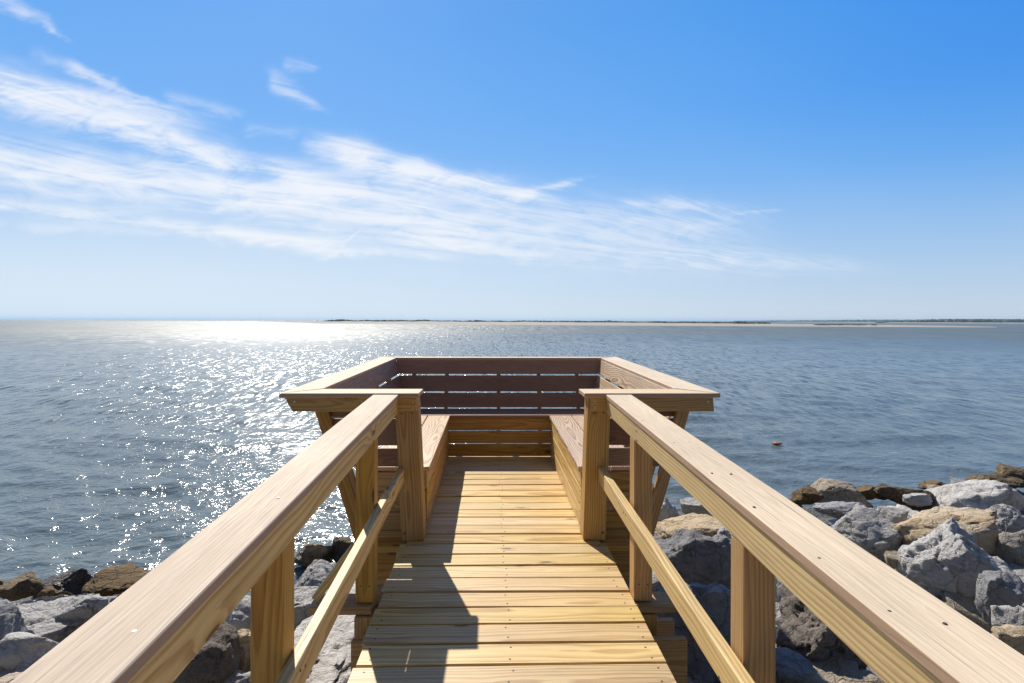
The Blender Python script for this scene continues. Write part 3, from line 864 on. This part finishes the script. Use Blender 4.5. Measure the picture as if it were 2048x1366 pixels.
# cirrus runs out towards a point low on the horizon to the right
ou, ov = pu(1950), pv(585)
ru = g.sub(ou, U); rv = g.sub(V, ov)
rad = g.m('MAXIMUM', ru, .02)
phi = g.div(rv, rad)                              # fan coordinate across the streaks
lr = g.m('LOGARITHM', g.add(rad, .05), 2.718)
warp = g.noise(g.xyz(g.mul(lr, 2.2), g.mul(phi, 7), 1.3), 1, 3, .55, 0, True)
wx_, wy_, wz_ = g.sep(warp)
ph2 = g.add(phi, g.mul(g.sub(wx_, .5), .075))
fine = g.noise(g.xyz(g.mul(lr, 4.5), g.mul(ph2, 55), 4.1), 1, 7, .6, .6)
fine2 = g.noise(g.xyz(g.mul(U, 9), g.mul(V, 26), 7.7), 1, 8, .64, 1.1)
soft = g.noise(g.xyz(g.mul(U, 2.6), g.mul(V, 7), 2.2), 1, 5, .55, .5)
wisp = g.add(g.mul(fine, .55), g.mul(fine2, .45))
wv = g.noise(g.xyz(g.mul(U, 3.2), g.mul(V, 5.5), 3.1), 1, 4, .6, .4, True)
wa, wb, wc = g.sep(wv)
U2 = g.add(U, g.mul(g.sub(wa, .5), .16)); V2 = g.add(V, g.mul(g.sub(wb, .5), .055))
V2 = g.add(V2, g.mul(g.sub(fine2, .5), .03))
dens = None
def streak(x0, y0, x1, y1, w0, w1, amp, s0=.12, s1=.25):
    """a band of cirrus between two directions, w0/w1 its half width at the two ends"""
    global dens
    t = g.div(g.sub(U2, pu(x0)), pu(x1) - pu(x0))
    vc = g.add(pv(y0), g.mul(t, pv(y1) - pv(y0)))
    w = g.m('MAXIMUM', g.add(w0 / F, g.mul(t, (w1 - w0) / F)), 2.5 / F)
    e = g.mul(g.ss(t, -s0, s0), g.sub(1, g.ss(t, 1 - s1, 1 + s1)))
    k = g.div(g.sub(V2, vc), w)
    r_ = g.mul(g.mul(g.m('POWER', 2.718, g.mul(g.mul(k, k), -1)), e), amp)
    dens = r_ if dens is None else g.add(dens, r_)
for a_ in ((-200, 122, 660, 372, 40, 15, 1.25), (-150, 128, 330, 236, 16, 10, .55), (150, 150, 300, 225, 14, 8, .5),
           (-250, 298, 700, 430, 48, 44, .95), (300, 330, 600, 405, 30, 22, .6), (560, 372, 930, 445, 38, 48, .75),
           (632, 295, 1065, 392, 20, 13, 1.3), (680, 325, 1000, 400, 34, 18, .5), (1040, 396, 1172, 361, 11, 4, .5),
           (820, 435, 1430, 452, 58, 32, .52), (820, 478, 1640, 532, 40, 20, .42), (1250, 405, 1420, 418, 12, 8, .3), (1440, 430, 1540, 424, 4, 3, .16),
           (-150, 388, 640, 492, 13, 13, .80), (380, 466, 720, 486, 15, 8, .5), (-200, 440, 300, 470, 14, 8, .25), (600, 500, 1000, 520, 10, 6, .25),
           (-20, -10, 125, 82, 20, 7, .34), (60, 120, 170, 150, 12, 8, .15), (330, 212, 450, 228, 14, 9, .2), (490, 255, 580, 265, 10, 8, .15),
           (530, 160, 640, 214, 18, 9, .34), (555, 132, 625, 145, 11, 7, .2), (700, 497, 738, 470, 3, 2, .5), (640, 520, 720, 500, 5, 3, .3)):
    streak(*a_)
cl = g.mul(dens, g.add(.14, g.mul(g.ss(wisp, .36, .66), 1.15)))
cl = g.mul(cl, g.add(.5, g.mul(g.ss(soft, .28, .64), .75)))
cl = g.mul(g.sub(1, g.m('POWER', 2.718, g.mul(cl, -1.75))), .96)
cl = g.mul(cl, g.ss(dy, .15, .4))
# pale air low down, as the photo has it towards the horizon
ramp = g.node('ShaderNodeValToRGB'); g.put(ramp.inputs[0], g.m('MAXIMUM', dz, 0))
els = ramp.color_ramp.elements
stops = [(0, (.60, .73, .88)), (.033, (.52, .67, .86)), (.11, (.37, .585, .89)), (.226, (.185, .47, .95)), (.33, (.105, .40, .955)), (.456, (.05, .335, .92)), (1, (.03, .16, .60))]
while len(els) < len(stops): els.new(.5)
for e, (p_, c_) in zip(els, stops): e.position = p_; e.color = (*c_, 1)
nd = g.node('ShaderNodeVectorMath', operation='DOT_PRODUCT'); g.put(nd.inputs[0], dirv); nd.inputs[1].default_value = sdir
cosg = nd.outputs['Value']
tint = g.mix(g.add(g.ss(cosg, .42, .85), g.sub(1, g.ss(dz, .08, .36))), (.42, .76, .95), (1, 1, 1))
air = g.mix(1, ramp.outputs[0], tint, 'MULTIPLY')
air = g.mix(g.mul(g.ss(cosg, .6, 1.05), .11), air, (.62, .86, 1.0))
SK = .085
skyc = g.vm('MULTIPLY', sky.outputs[0], (SK, SK, SK))
skyc = g.mix(.85, skyc, air)
fill_grey = g.noise(g.vm('MULTIPLY', dirv, (2, 2, 5)), 1.5, 5, .6)          # added dim grey over the unseen sky overhead and behind, for neutral fill
skyc = g.mix(g.mul(g.ss(dy, .45, .0), g.add(.62, g.mul(fill_grey, .4))), skyc, (.10, .105, .112))
pale = g.mul(g.mul(g.ss(V, .30, .03), g.ss(U, .85, -.65)), .85)
skyc = g.mix(g.mul(pale, g.ss(dy, .1, .4)), skyc, (.71, .83, .96))
final = g.mix(cl, skyc, (.93, .95, .99))
g.put(bg.inputs['Color'], final); bg.inputs['Strength'].default_value = .87

# ------------------------------------------------------------------ camera
cam = bpy.data.cameras.new('camera'); co = bpy.data.objects.new('camera', cam); COL.objects.link(co)
cam.sensor_width = 36; cam.lens = 20.0
cam.clip_start = .05; cam.clip_end = 20000
co.location = (0, 0, H)
yaw = math.radians(1.05); roll = math.radians(.13)
co.matrix_world = Matrix.Translation((0, 0, H)) @ Matrix.Rotation(-yaw, 4, 'Z') @ Matrix.Rotation(math.pi / 2, 4, 'X') @ Matrix.Rotation(roll, 4, 'Z')
cam.shift_x = (1024 - VX - F * math.tan(yaw)) / 2048
cam.shift_y = -(683 - HZ) / 2048
sc.camera = co

sc.view_settings.view_transform = 'Standard'; sc.view_settings.look = 'None'
sc.view_settings.exposure = 0.2; sc.view_settings.gamma = 1
sc.cycles.use_denoising = True
sc.cycles.max_bounces = 8; sc.cycles.diffuse_bounces = 4; sc.cycles.glossy_bounces = 3
sc.cycles.sample_clamp_indirect = 6
